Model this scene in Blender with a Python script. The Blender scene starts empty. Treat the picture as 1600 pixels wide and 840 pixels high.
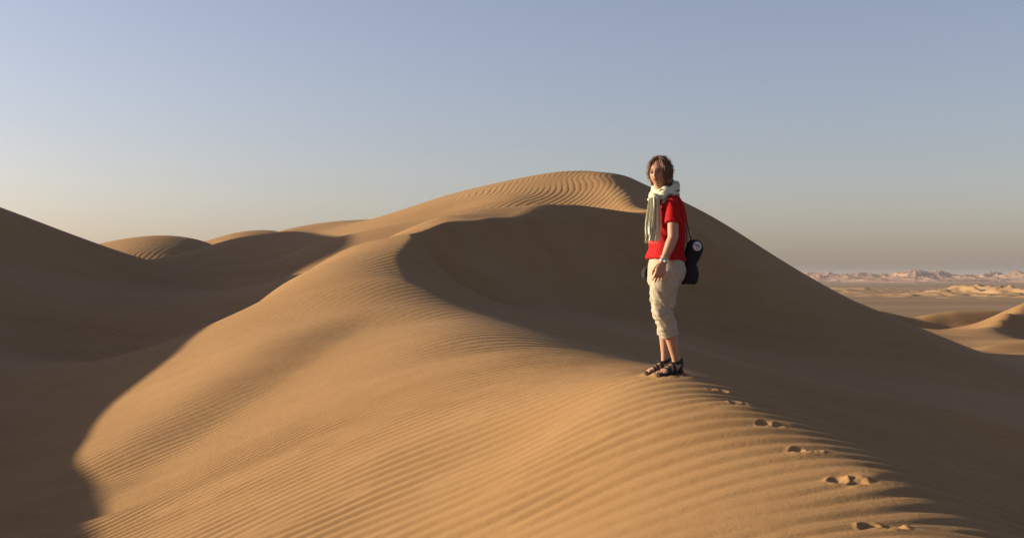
import bpy, bmesh, math, random
import numpy as np
from mathutils import Vector, Matrix
random.seed(7)
sc = bpy.context.scene
col = sc.collection
# ------------------------------------------------------------------ camera
F = 1870.0; HX = 800.0; HY = 434.0            # focal length and horizon in photo pixels
cam_d = bpy.data.cameras.new('camera')
cam_d.sensor_width = 36.0; cam_d.lens = 36.0*F/1600.0
cam_d.shift_y = (HY-420.0)/1600.0
cam_d.clip_start = 0.1; cam_d.clip_end = 60000
cam = bpy.data.objects.new('camera', cam_d); col.objects.link(cam)
cam.location = (0, 0, 0); cam.rotation_euler = (math.radians(90), 0, 0)
sc.camera = cam
# ------------------------------------------------------------------ sun and sky
SUN_EL, SUN_AZ = 13.0, 12.0                    # elevation; degrees beyond straight left of the view
SUN_STRENGTH = 5.0; SKY_STRENGTH = 0.068
ce = math.cos(math.radians(SUN_EL))
S = Vector((-ce*math.cos(math.radians(SUN_AZ)), ce*math.sin(math.radians(SUN_AZ)), math.sin(math.radians(SUN_EL))))
sd = bpy.data.lights.new('sun', 'SUN'); sd.energy = SUN_STRENGTH; sd.angle = math.radians(0.53); sd.color = (1.0, 0.80, 0.52)
so = bpy.data.objects.new('sun', sd); col.objects.link(so)
so.rotation_euler = S.to_track_quat('Z', 'Y').to_euler(); so.location = (-30, 5, 20)
w = bpy.data.worlds.new('World'); sc.world = w; w.use_nodes = True
nt = w.node_tree; nt.nodes.clear()
sky = nt.nodes.new('ShaderNodeTexSky'); sky.sky_type = 'NISHITA'; sky.sun_disc = False
sky.sun_elevation = math.radians(SUN_EL)
sky.sun_rotation = math.atan2(S.x, S.y)       # measured from +Y towards +X
sky.air_density = 1.0; sky.dust_density = 1.5; sky.ozone_density = 1.6; sky.altitude = 100
hs = nt.nodes.new('ShaderNodeHueSaturation'); hs.inputs['Saturation'].default_value = 0.80
bg = nt.nodes.new('ShaderNodeBackground'); bg.inputs[1].default_value = SKY_STRENGTH
ow = nt.nodes.new('ShaderNodeOutputWorld')
nt.links.new(sky.outputs[0], hs.inputs['Color']); tint = nt.nodes.new('ShaderNodeMixRGB'); tint.blend_type = 'MULTIPLY'; tint.inputs[0].default_value = 1; tint.inputs[2].default_value = (1.055, .955, 1.045, 1)
nt.links.new(hs.outputs[0], tint.inputs[1]); nt.links.new(tint.outputs[0], bg.inputs[0]); nt.links.new(bg.outputs[0], ow.inputs[0])
sc.view_settings.view_transform = 'Standard'; sc.view_settings.look = 'None'
sc.view_settings.exposure = 1.14; sc.view_settings.gamma = 1.0
sc.render.engine = 'CYCLES'
sc.cycles.max_bounces = 6; sc.cycles.volume_bounces = 0

# ------------------------------------------------------------------ helpers
def tag(o, label=None, cat=None, group=None, kind=None):
    if label: o['label'] = label
    if cat: o['category'] = cat
    if group: o['group'] = group
    if kind: o['kind'] = kind
    return o
def mesh_obj(name, verts, faces, mat=None, parent=None, smooth=True):
    me = bpy.data.meshes.new(name)
    me.from_pydata([tuple(v) for v in verts], [], [tuple(f) for f in faces]); me.update()
    if smooth: me.polygons.foreach_set('use_smooth', [True]*len(me.polygons))
    o = bpy.data.objects.new(name, me); col.objects.link(o)
    if mat: me.materials.append(mat)
    if parent: o.parent = parent
    return o
def grid_obj(name, X, Y, Z, mat, wrap=False, attrs=None):
    """A heightfield sheet from 2-D arrays, rows x columns."""
    n, m = X.shape
    co = np.stack([X, Y, Z], -1).reshape(-1, 3).astype(np.float32)
    idx = np.arange(n*m).reshape(n, m)
    if wrap: idx = np.c_[idx, idx[:, :1]]
    q = np.stack([idx[:-1, :-1], idx[:-1, 1:], idx[1:, 1:], idx[1:, :-1]], -1).reshape(-1, 4)
    # wind so the normals point up
    a, b, c = co[q[0, 0]], co[q[0, 1]], co[q[0, 2]]
    if np.cross(b-a, c-a)[2] < 0: q = q[:, ::-1]
    me = bpy.data.meshes.new(name)
    me.vertices.add(len(co)); me.vertices.foreach_set('co', co.ravel())
    me.loops.add(q.size); me.loops.foreach_set('vertex_index', q.ravel().astype(np.int32))
    me.polygons.add(len(q)); me.polygons.foreach_set('loop_start', np.arange(0, q.size, 4, dtype=np.int32))
    me.polygons.foreach_set('use_smooth', np.ones(len(q), bool))
    me.update(calc_edges=True)
    for k, v in (attrs or {}).items():
        at = me.attributes.new(k, 'FLOAT', 'POINT'); at.data.foreach_set('value', v.astype(np.float32).ravel())
    me.materials.append(mat)
    o = bpy.data.objects.new(name, me); col.objects.link(o)
    return o
class NT:
    """Small wrapper to write a node material in a few lines."""
    def __init__(s, name):
        s.m = bpy.data.materials.new(name); s.m.use_nodes = True
        s.t = s.m.node_tree; s.b = s.t.nodes['Principled BSDF']
    def n(s, kind, **kw):
        nd = s.t.nodes.new(kind)
        for k, v in kw.items():
            if k.startswith('i_'):
                key = k[2:]; nd.inputs[int(key) if key.isdigit() else key.replace('_', ' ')].default_value = v
            else: setattr(nd, k, v)
        return nd
    def l(s, a, b): s.t.links.new(a, b)
    def math(s, op, a, b=None):
        nd = s.n('ShaderNodeMath', operation=op)
        for i, v in enumerate((a, b)):
            if v is None: continue
            if isinstance(v, (int, float)): nd.inputs[i].default_value = v
            else: s.l(v, nd.inputs[i])
        return nd.outputs[0]
    def ramp(s, src, stops):
        r = s.n('ShaderNodeValToRGB'); e = r.color_ramp.elements
        while len(e) < len(stops): e.new(0.5)
        for el, (p, c) in zip(e, stops): el.position = p; el.color = (*c, 1)
        s.l(src, r.inputs[0]); return r.outputs[0]
def noise_node(t, vec, scale, detail=4, rough=.5):
    nd = t.n('ShaderNodeTexNoise'); nd.inputs['Scale'].default_value = scale
    nd.inputs['Detail'].default_value = detail; nd.inputs['Roughness'].default_value = rough
    t.l(vec, nd.inputs['Vector']); return nd.outputs[0]
# ------------------------------------------------------------------ the lie of the dunes (metres, eye level = 0)
def P(px,py,Y): return ((px-HX)/F*Y, Y, -(py-HY)/F*Y)
class TPS:
    def __init__(s,pts,lam=1e-4,sc=10.0):
        p=np.array(pts,float); s.sc=sc; s.c=p[:,:2]/sc; n=len(p)
        d=np.linalg.norm(s.c[:,None]-s.c[None],axis=2)
        K=s.k(d)+lam*np.eye(n); Q=np.c_[np.ones(n),s.c]
        A=np.block([[K,Q],[Q.T,np.zeros((3,3))]])
        s.w=np.linalg.lstsq(A,np.r_[p[:,2],0,0,0],rcond=None)[0]
    @staticmethod
    def k(d): return np.where(d>1e-9,d*d*np.log(np.maximum(d,1e-9)),0)
    def __call__(s,x,y):
        x=np.asarray(x,float)/s.sc; y=np.asarray(y,float)/s.sc; sh=x.shape; x=x.ravel(); y=y.ravel()
        out=s.w[-3]+s.w[-2]*x+s.w[-1]*y
        for (cx,cy),w in zip(s.c,s.w[:-3]):
            d2=(x-cx)**2+(y-cy)**2+1e-12
            out+=w*0.5*d2*np.log(d2)
        return out.reshape(sh)
S=[ # shared: the ridge the person stands on, its shaded right side, the floor of the bowl
 P(1370,820,5.4),P(1320,745,6.2),P(1255,703,6.8),P(1155,628,8.1),P(1042,583,9.3),
 (1.72,5,-1.085),(1.82,6.2,-1.01),(1.78,8.3,-.91),(1.6,9.7,-.82),
 (2.6,6,-1.28),(2.5,7,-1.14),(3.4,5,-1.6),(3.6,7.5,-1.55),
 P(1080,578,10.9),P(1150,597,10.9),P(1250,623,10.7),P(1400,664,10.5),P(1600,722,10.2),(6,9.5,-2.2),
 P(860,538,15.5),P(925,550,14),P(1000,566,12.3),P(725,492,20),P(675,457,24),
 (3.0,14,-1.5),(4.2,13.5,-2.0),(5.5,13,-2.5),(8,12,-3.5),(12,10,-4.9),
 (2.6,18,-1.55),(5,18,-2.4),(9,18,-3.6),(13,20,-4.6),(1.0,22,-1.15),(3,23,-1.7),(0,26,-.95),(2.5,28,-1.35),(6,27,-2.2),(10,27,-3.1),
 (0,0,-1.62),(1.5,2,-1.33),(3,0,-1.75),(6,3,-2.8),(10,3,-4.6),(2,-6,-1.9),(7,-6,-3.6),
]
W=S+[
 (-3,0,-2.9),(-8,0,-4.2),(0,-6,-2.0),(-6,-8,-3.6),(-14,-6,-4.2),
 P(800,840,6.9),P(500,840,8.6),P(130,840,11.2),P(-150,800,13),
 P(800,700,8.95),P(600,700,10.35),P(400,700,12.3),P(250,740,12.8),
 P(760,600,11.8),P(650,600,12.9),P(520,620,13.9),P(150,780,12.7),P(250,710,14.4),P(350,645,15.75),P(430,595,16.8),P(500,545,18.4),
 P(800,540,16.2),P(690,520,17.5),P(560,505,20.2),
 P(640,440,25),P(560,450,24),P(480,500,22),P(400,540,20.2),P(300,610,17.7),P(200,690,15.6),P(200,680,16),P(100,760,14.5),
 P(340,501,26),P(430,450,29),P(540,389,34),P(250,560,23),P(150,640,20),P(40,720,17),P(-60,770,15.5),
 P(300,560,29),P(430,480,36),P(545,400,42),(-9,24,-1.9),(-10.5,28,-1.95),
 P(632,398,29),P(660,364,32.5),P(700,345,36),P(750,342,38),P(800,337,40.5),P(840,318,44),P(870,317,45),P(900,316,46),P(950,319.5,46.5),P(1010,326,47.5),(8.5,50,4.2),
 P(620,368,34),P(700,336,39.5),P(760,324,43),P(805,323,44),
 (6,36,2.5),(12,40,5),(17,36,5),(8,42,3.5),(14,48,7),(11,54,6),(20,50,9),(14,60,9),(20,34,3),
 (-6,45,.9),(-2,50,1.6),(3,54,2.3),(-10,50,.2),
 P(560,365,62),P(450,400,58),P(520,354,74),P(435,363,82),P(600,342,78),P(530,346,80),P(700,305,74),P(800,281,71),P(880,268,69),P(930,267,69),P(900,305,61),P(800,312,60),P(700,330,62),
 P(345,381,71),P(300,402,67),P(370,371,72),P(450,371,71),(-20,95,1.5),(-5,95,2.5),(8,95,2),(15,72,9),
 P(100,450,40),P(0,400,42),P(0,331,46),P(80,355,48),P(160,382,50),P(255,413,53),P(330,430,56),P(400,438,58),
 P(0,500,33),P(150,500,35),P(300,490,38),P(330,450,47),P(100,560,28),P(0,620,23),P(-100,560,26),P(-150,650,20),
 P(200,450,43),
 (-20,8,1.6),(-20.5,10.5,1.6),(-20.5,14,1.45),(-21,17.5,1.3),(-21,21,1.32),(-21.5,25.5,1.62),(-21.5,27.6,2.3),(-22,29.5,2.75),(-22.5,32.5,3.1),(-24,40,3.4),(-28,50,5.0),(-36,62,8.2),(-37,71,8.9),(-40,80,9),(-19,4,.4),(-20,-8,-2),
 (-45,30,-1),(-50,50,1),(-30,5,-4),(-35,-10,-6),(-60,80,5),P(200,440,90),P(270,440,82),P(370,390,84),P(120,425,85),(-25,62,.6),(-22,75,1.0),P(0,350,72),P(-100,310,66),(-40,100,1.5),
]
L=S+[
 P(632,398,29),P(650,370,32),P(700,345,36),P(750,342,38),P(800,341,39.7),P(845,336,41.2),P(878,327,43.3),P(910,317.5,45.7),P(950,319.5,46.5),P(1010,326,47.5),P(1080,349,48.5),P(1012,321,58),P(1026,330,53),(8.5,56,1.6),(9.6,61,2.2),(8.2,52,1.8),P(1150,383,48.5),P(1250,438,47),P(1400,520,43),P(1600,612,38),
 P(700,450,32.5),P(700,400,34),P(850,400,39.7),P(850,450,37.6),P(850,485,32),P(1000,450,42.5),P(1000,400,44.7),P(1000,500,36),P(1200,500,43),P(1200,580,32),P(1400,580,38),P(1400,640,26),P(1600,680,26),
 P(950,268,70),P(985,279,69.5),P(1010,291,69),P(1080,323,68),P(1130,351,66.5),P(1200,399,64),P(1270,440,61.5),P(1350,482,59),P(1450,530,55),P(1540,557,52),P(1600,575,50),
 P(1010,320,58),P(1150,384,56),P(1300,460,52),
 (26,45,-5.5),(40,50,-6.8),(30,62,-5.3),(31,75,-5.7),(40,80,-6.2),(22,75,-4),(15,85,-1),(10,78,3.5),(20,25,-5.4),(20,-5,-8),
]
fW=TPS(W); fL=TPS(L)
def smin(a,b,k):
    h=np.clip(.5+.5*(b-a)/k,0,1); return b+(a-b)*h-k*h*(1-h)
def sstep(a,b,x):
    t=np.clip((x-a)/(b-a),0,1); return t*t*(3-2*t)
# ---- far ground: small dunes beyond the ridge on the left, dune field and fall to the plain on the right
FAR = [
 # left, beyond the back dune
 P(100,440,105),P(0,440,105),P(200,450,104),P(300,450,104),P(400,450,104),P(500,450,104),P(700,450,104),P(900,450,104),(20,100,-4),(40,100,-6.2),(30,80,-5.3),
 P(120,398,128),P(160,381,131),P(210,371,132),P(265,368,133),P(300,372,134),P(325,379,135),P(360,400,137),
 P(200,415,118),P(270,418,118),P(235,392,124),P(300,400,125),P(200,400,150),P(270,400,152),P(60,400,130),
 P(325,380,160),P(345,371,162),P(370,363,164),P(400,359.5,166),P(435,362,168),P(470,375,170),
 P(370,380,152),P(420,400,150),P(395,368,160),P(412,369.5,160),P(432,368,161),P(400,395,185),P(600,420,170),P(330,405,180),
 (-60,110,1),(-90,150,0),(-60,200,-4),(0,200,-6),(-120,120,-2),(0,150,-2),
 # right
 P(1530,554,104),P(1600,554,102),P(1700,557,105),P(1560,551,122),P(1640,551,122),
 P(1500,549,142),P(1530,550,141),P(1560,551.5,140.5),P(1600,551.5,140.5),P(1530,547,142.6),P(1545,541,143.6),P(1570,537,144.3),P(1600,535.5,144.6),P(1660,534,145),P(1510,545,147),P(1540,541,148),P(1570,538,150),P(1600,537,151),P(1660,551,141),P(1600,531,166),P(1480,535,172),
 P(1450,524,208),P(1500,526,200),P(1560,529,192),P(1600,530,190),P(1440,512,222),
 P(1600,476,232),P(1592,481,230),P(1580,490,225),P(1568,500,220),P(1553,511,215),P(1540,519,210),P(1570,493,229),P(1550,503,224),P(1535,513,218),P(1515,516,222),P(1585,483,233),P(1470,548,115),P(1400,525,115),P(1420,530,150),P(1470,541,140),P(1380,512,180),P(1640,456,240),P(1700,440,250),
 P(1490,513,243),P(1530,503,238),P(1570,487,235),P(1605,511,224),P(1588,514,220.5),P(1572,520,215),P(1640,512,224),P(1560,523,208),P(1660,500,230),
 P(1420,515,256),P(1445,515,256.5),P(1465,514,257),P(1482,515.5,257),P(1530,513,257),P(1565,511,257),P(1430,498,261),P(1445,495,261.5),P(1460,492,262),P(1475,490,262.6),P(1490,488,263),P(1510,487.5,263.5),P(1530,487,264),P(1550,487,264.4),P(1570,487,265),P(1620,486,266),P(1430,499,268),P(1460,495,269),P(1490,491,270),P(1530,490,271),P(1570,490,272),P(1600,512,257),
 P(1360,487,255),P(1380,490,256),P(1395,493,257),P(1415,497,259),P(1330,482,253),P(1370,506,242),P(1390,512,243),P(1405,515,246),P(1360,490,263),P(1395,496,265),P(1330,500,246),P(1300,500,215),P(1200,500,220),
 P(1330,500,330),P(1430,510,300),P(1530,510,310),P(1650,510,320),P(1200,510,330),(60,90,-6.6),(90,60,-9),(60,30,-10),(120,100,-10),(160,170,-14),
 (0,260,-14),(-100,260,-10),(40,300,-20),(160,400,-22),(60,400,-24),(-60,400,-24),
]
FOLD = [P(90,820,11.7),P(150,780,12.6),P(250,710,14.4),P(350,645,15.9),P(430,595,17.0),P(500,545,18.6),P(560,505,20.3),P(600,478,22)]
def poly_dist(x, y, pts):
    """Signed distance to a world polyline (positive on its right) and the fraction along it."""
    best = np.full(x.shape, 1e9); sg = np.zeros(x.shape); fr = np.zeros(x.shape); n = len(pts)-1
    for i in range(n):
        ax, ay = pts[i][:2]; bx, by = pts[i+1][:2]; dx, dy = bx-ax, by-ay; L2 = dx*dx+dy*dy
        t = np.clip(((x-ax)*dx+(y-ay)*dy)/L2, 0, 1); ex = x-ax-t*dx; ey = y-ay-t*dy
        d = np.hypot(ex, ey); m = d < best
        best = np.where(m, d, best); sg = np.where(m, np.sign(dy*ex-dx*ey), sg); fr = np.where(m, (i+t)/n, fr)
    return best*sg, fr
_rng = np.random.default_rng(3); _lat = _rng.uniform(-1, 1, (256, 256))
def vnoise(x, y, s, o=0):
    """Smooth lattice noise, -1..1, feature size s metres."""
    x = np.asarray(x)/s+o*17.3; y = np.asarray(y)/s+o*9.7
    i = np.floor(x).astype(int); j = np.floor(y).astype(int); u = x-i; v = y-j
    u = u*u*u*(u*(6*u-15)+10); v = v*v*v*(v*(6*v-15)+10)
    g = lambda a, b: _lat[b & 255, a & 255]
    return (g(i, j)*(1-u)+g(i+1, j)*u)*(1-v)+(g(i, j+1)*(1-u)+g(i+1, j+1)*u)*v
fFAR = TPS(FAR, sc=30.0)
def cubic_up(A, k, n, m):
    """Catmull-Rom upsampling of a coarse array by k in both directions."""
    def up(A, k, n):
        t = np.arange(n)/k; i = np.minimum(t.astype(int), A.shape[0]-2); f = (t-i)[:, None]
        a = A[np.maximum(i-1, 0)]; b = A[i]; c = A[i+1]; d = A[np.minimum(i+2, A.shape[0]-1)]
        return b+.5*f*(c-a+f*(2*a-5*b+4*c-d+f*(3*(b-c)+d-a)))
    return up(up(A, k, n).T, k, m).T
# grid: rows of distance, columns of bearing (dense ahead, coarse round the back)
px = np.arange(-140, 1741, 2.0); th_f = np.arctan((px-HX)/F)
th = np.concatenate([th_f, np.linspace(th_f[-1], th_f[0]+2*np.pi, 160)[1:-1]])
r = [0.02]
while r[-1] < 430:
    q = r[-1]; r.append(q+(.2 if q < 4.4 else .0155 if q < 13 else min(.0155*(q/13)**1.9, 1.1 if q < 320 else .03*q)))
r = np.array(r); K = 4
r = np.r_[r, r[-1]*np.array([1.02, 1.04, 1.06, 1.08])]; n = (len(r)-1)//K*K+1; r = r[:n]
m = (len(th)-1)//K*K+1; th = th[:m]
T, R = np.meshgrid(th, r)
GX = R*np.sin(T); GY = R*np.cos(T)
cx, cy = GX[::K, ::K], GY[::K, ::K]
up = lambda A: cubic_up(A, K, n, m)
zw, zl, zf = up(fW(cx, cy)), up(fL(cx, cy)), up(fFAR(cx, cy))
fr_ = np.nonzero((r > 95) & (r < 330))[0]; fr_ = slice(fr_[0], fr_[-1]+1)
zf[fr_] = fFAR(GX[fr_], GY[fr_])
def combine(zw, zl, zf, x, y):
    zl = zl+4*(1-sstep(19, 25, y))+.05
    z = smin(zw, zl, .16+.16*np.exp(-((y-31)/3)**2)+.62*sstep(37.5, 42, y))
    out = np.maximum(np.hypot(x+5, y-45)-62, 0)     # leave the fitted area -> far ground
    f = sstep(0, 14, out)
    far = np.clip(zf, -26, 12)
    rr = np.hypot(x, y); far = far+(-25-far)*sstep(330, 430, rr)
    back = sstep(-10, -40, y)
    far = far*(1-back)+(-6-19*sstep(60, 300, rr))*back
    return z*(1-f)+far*f
GZ = combine(zw, zl, zf, GX, GY)
# the soft trough that runs down the lit flank
d, fr = poly_dist(GX, GY, FOLD)
sh_ = np.where(d > 0, np.exp(-np.abs(d/3.0)**1.6), np.exp(-np.abs(d/.95)**1.8))
GZ -= (.13+.07*fr)*sh_*sstep(0, .12, fr)*(1-sstep(.86, 1, fr))
# gentle unevenness
GZ += .02*vnoise(GX, GY, 3.1)*sstep(3, 10, R)+.05*vnoise(GX, GY, 9, 1)*sstep(10, 30, R)
# ---- wind ripples: a phase field fitted to their run over the ground
RIP = [ # x, y, bearing of the ripple lines (deg from +x), wavelength
 (.5,7.5,-10,.21),(-.2,8.2,-6,.22),(1.0,9.0,2,.15),(.35,9.5,-4,.19),(-.3,9.6,-2,.19),(1.3,6.7,12,.22),(.95,6.8,2,.24),(1.0,6.0,2,.25),(1.4,5.8,16,.23),
 (2.3,7.1,34,.22),(2.5,6.7,36,.22),(3,9,34,.2),(-1.1,8.7,-4,.18),(-.7,9.4,0,.17),(-1.5,9.5,0,.17),(-3.6,17,64,.15),(-4.2,15.7,62,.15),(-3.4,11.7,26,.17),(-2.2,11.8,18,.17),
 (0,62,80,.33),(5,66,84,.33),(-8,68,66,.33),(-15,72,60,.33),(0,37,35,.3),(10,40,25,.3),(-1.6,28.5,52,.34),(10,30,25,.3),(-40,128,75,.6),(-15,50,50,.35),(-15,35,80,.3),(-18,28,80,.3),
 (-.7,12.4,10,.18),(-2.5,20,66,.17),(-5,20,66,.17),(-1.5,16,35,.18),(0,16,20,.2),(.6,13,5,.18),(2.5,12,25,.2),(-6,13,40,.17),(5,10,34,.2),(-4,24,66,.2),(-6,30,66,.2),
]
def fit_phase(S_):
    p = np.array(S_, float); c = p[:, :2]/10; rows = []; rhs = []
    for x, y, a, lam in S_:
        dx = x/10-c[:, 0]; dy = y/10-c[:, 1]; d2 = dx*dx+dy*dy+1e-9; g = np.log(d2)+1
        a = math.radians(a); k = 2*math.pi/lam
        rows.append(np.r_[g*dx/10, .1, 0]); rhs.append(-math.sin(a)*k)
        rows.append(np.r_[g*dy/10, 0, .1]); rhs.append(math.cos(a)*k)
    A = np.array(rows); B = np.array(rhs)
    return c, np.linalg.solve(A.T@A+.002*np.eye(A.shape[1]), A.T@B)
def phase(x, y, fit):
    c, wt = fit; x = x/10; y = y/10; out = wt[-2]*x+wt[-1]*y
    for (a, b), q in zip(c, wt[:-2]):
        d2 = (x-a)**2+(y-b)**2+1e-9; out += q*.5*d2*np.log(d2)
    return out
fitA = fit_phase(RIP)
ph = up(phase(cx, cy, fitA))
ph = ph+1.1*vnoise(GX, GY, 1.3, 2)+.3*vnoise(GX, GY, .5, 3)+4*vnoise(GX, GY, 5, 4)+2.2*vnoise(GX, GY, 2.3, 8)*sstep(35, 60, R)
def ripple(p):
    return np.sin(p)+.28*np.sin(2*p+.9)
amp = .0090*(.8+.4*vnoise(GX, GY, 1.7, 5)+.25*vnoise(GX, GY, .5, 6))
amp = amp*(1-sstep(13, 22, R))
# smooth patch at the head of the trough
amp = amp*(1-.9*np.exp(-(((GX+3.2)/2.2)**2+((GY-20)/5.0)**2)**1.5))*(1-.35*sstep(10, 14, R)*sstep(0, -1.5, GX))
amp = amp*(1-.22*np.exp(-((GX-1.7)/.7)**2)*sstep(8.5, 5.5, GY)+.2*sstep(2.2, 3.2, GX))
# forks: pairs of dislocations where a ripple splits or dies out
phg = ph.copy(); nr_ = R < 14; xn, yn = GX[nr_], GY[nr_]; add = np.zeros_like(xn); damp = np.ones_like(xn); rr_ = np.random.default_rng(5)
for i in range(34):
    y0 = rr_.uniform(5.2, 12.5); x0 = rr_.uniform(-.42, .42)*y0; a_ = rr_.normal(.2, .3); q = rr_.uniform(.5, 1.6)
    for sg_, dx_, dy_ in ((1, 0, 0), (-1, q*math.cos(a_), q*math.sin(a_))):
        add += sg_*np.arctan2(yn-y0-dy_, xn-x0-dx_); damp *= 1-np.exp(-((xn-x0-dx_)**2+(yn-y0-dy_)**2)/.011)
phg[nr_] += add; amp[nr_] *= damp
GZ += np.maximum(amp, 0)*ripple(phg)
# ---- footprints climbing the ridge to the person
PRINTS = [P(1372,822,5.35),P(1318,748,6.15),P(1254,705,6.8),P(1200,660,7.5),P(1154,630,8.1),P(1118,606,8.75),(1.42,4.75,0),P(1072,588,9.15)]
gz = np.zeros_like(GZ); near = (R < 10)
xx, yy = GX[near], GY[near]; dz = np.zeros_like(xx); dph = np.ones_like(xx)
for i, (fx, fy, _) in enumerate(PRINTS):
    k = .34 if i == 7 else .62-.028*i
    for (ox, oy, a, b, dep, rim) in ((-.05, .0, .07, .075, .045, .012), (.075, -.075, .085, .07, .020, .010)):
        u = (xx-fx-ox*k)/(a*k); v = (yy-fy-oy*k)/(b*k*1.25)
        q = np.hypot(u, v)
        dz += k*(-dep*(1+.25*math.sin(i*2.4))*.66*np.exp(-np.abs(q)**2.6*.9)+rim*np.exp(-((q-1.35)/.33)**2)*(1+.5*np.sin(np.arctan2(v, u)*3+i)))
    q = np.hypot((xx-fx-.09*k)/(.12*k), (yy-fy+.08*k)/(.12*k)); msk = np.exp(-q**4)
    dz += msk*(.010*vnoise(xx, yy, .035, 7+i)+.006*vnoise(xx, yy, .018, 3+i))
    for t in range(3):   # slumped sand thrown to the shaded side
        q = np.hypot((xx-fx-.2*k-.04*t)/.05, (yy-fy+.05*k-.03*t)/.05); dz += .006*k*np.exp(-q*q)
for fx, fy, _ in (P(1049, 583, 9.24), P(1030, 577, 9.43)):       # sand pushed up round her soles
    q = np.hypot((xx-fx)*1.05, (yy-fy)*1.15)/.135; dz += (.012+.006*vnoise(xx, yy, .03, 5))*np.exp(-((q-1)/.22)**2)
gz[near] = dz; GZ += gz

# ------------------------------------------------------------------ sand
def sand_material():
    t = NT('sand'); b = t.b
    pos = t.n('ShaderNodeNewGeometry').outputs['Position']
    big = noise_node(t, pos, .09, 3); mid = noise_node(t, pos, 1.3, 5, .6); fine = noise_node(t, pos, 38, 3, .7)
    dist = t.n('ShaderNodeVectorMath', operation='LENGTH'); t.l(pos, dist.inputs[0]); dist = dist.outputs['Value']
    mp = t.n('ShaderNodeMapping'); mp.inputs['Scale'].default_value = (.22, .9, .5); mp.inputs['Rotation'].default_value = (0, 0, .5); t.l(pos, mp.inputs[0])
    streak = noise_node(t, mp.outputs[0], 1.0, 6, .62)
    mid = t.math('ADD', t.math('MULTIPLY', mid, .5), t.math('MULTIPLY', streak, .5))
    v = t.math('ADD', t.math('MULTIPLY', big, .45), t.math('ADD', t.math('MULTIPLY', mid, .4), t.math('MULTIPLY', fine, .15)))
    c = t.ramp(v, [(.40, SAND_A), (.50, SAND_B), (.61, SAND_C)])
    t.l(c, b.inputs['Base Color']); b.inputs['Roughness'].default_value = .95; b.inputs['Specular IOR Level'].default_value = .12
    # ripples too small or too far for the mesh, carried on by the same phase field
    at = t.n('ShaderNodeAttribute', attribute_name='ripple_phase').outputs['Fac']
    am = t.n('ShaderNodeAttribute', attribute_name='ripple_height').outputs['Fac']
    h = t.math('ADD', t.math('SINE', at), t.math('MULTIPLY', t.math('SINE', t.math('ADD', t.math('MULTIPLY', at, 2), .9)), .28))
    h = t.math('MULTIPLY', h, am)
    g = noise_node(t, pos, 60, 4, .7); g2 = noise_node(t, pos, 7, 4, .6)
    h = t.math('ADD', h, t.math('ADD', t.math('MULTIPLY', g, .0035), t.math('MULTIPLY', g2, .007)))
    bp = t.n('ShaderNodeBump'); bp.inputs['Strength'].default_value = 1; bp.inputs['Distance'].default_value = 1
    t.l(h, bp.inputs['Height']); t.l(bp.outputs[0], b.inputs['Normal'])
    return t.m
SAND_A, SAND_B, SAND_C = (.244, .142, .062), (.272, .162, .074), (.294, .184, .091)
M_sand = sand_material()
amp_b = (.006+.004*sstep(40, 90, R)+.002*sstep(110, 140, R))*sstep(13, 22, R)*(.7+.5*vnoise(GX, GY, 4, 5)+.3*vnoise(GX, GY, 1.5, 6))
amp_b = np.maximum(amp_b, 0)*(1-sstep(150, 260, R))*(1-.9*np.exp(-(((GX+3.2)/2.2)**2+((GY-20)/5.0)**2)**1.5))*(1-.45*np.exp(-((R-19)/7)**2))
slip = (zw > zl+.3) & (GY > 24) & (np.hypot(GX+5, GY-45) < 66)      # slip faces lie smooth
amp_b = np.where(slip, amp_b*.15, amp_b)
dunes = grid_obj('sand_dunes', GX, GY, GZ, M_sand, wrap=True, attrs={'ripple_phase': ph, 'ripple_height': amp_b})
tag(dunes, kind='structure')
# ------------------------------------------------------------------ the plain, dune field and hills far off
def plain_material():
    t = NT('gravel_plain'); pos = t.n('ShaderNodeNewGeometry').outputs['Position']
    mp = t.n('ShaderNodeMapping'); mp.inputs['Scale'].default_value = (.0012, .004, 1); t.l(pos, mp.inputs[0])
    a = noise_node(t, mp.outputs[0], 1.0, 6, .6)
    c = t.ramp(a, [(.35, (.20, .145, .095)), (.5, (.235, .17, .115)), (.65, (.26, .195, .135))])
    t.l(c, t.b.inputs['Base Color']); t.b.inputs['Roughness'].default_value = 1; t.b.inputs['Specular IOR Level'].default_value = 0
    return t.m
M_plain = plain_material()
rp = r[-1]*np.exp(np.linspace(0, math.log(20000/r[-1]), 70)); tp = np.linspace(0, 2*np.pi, 241)[:-1]
T2, R2 = np.meshgrid(tp, rp)
plain = grid_obj('desert_plain', R2*np.sin(T2), R2*np.cos(T2), -25-.35+.35*np.exp(-(R2-rp[0])/30), M_plain, wrap=True)
tag(plain, kind='structure')
def ridged(x, y, s, o, oct=5):
    out = 0; a = 1.0; tot = 0
    for i in range(oct):
        nz = 1-np.abs(vnoise(x, y, s, o+i)); out = out+a*nz*nz; tot += a; a *= .5; s *= .47
    return out/tot
def far_sand(name, a, b, c):
    t = NT(name); pos = t.n('ShaderNodeNewGeometry').outputs['Position']
    n_ = noise_node(t, pos, .004, 6, .6)
    t.l(t.ramp(n_, [(.35, a), (.5, b), (.65, c)]), t.b.inputs['Base Color'])
    t.b.inputs['Roughness'].default_value = 1; t.b.inputs['Specular IOR Level'].default_value = 0
    return t.m
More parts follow.
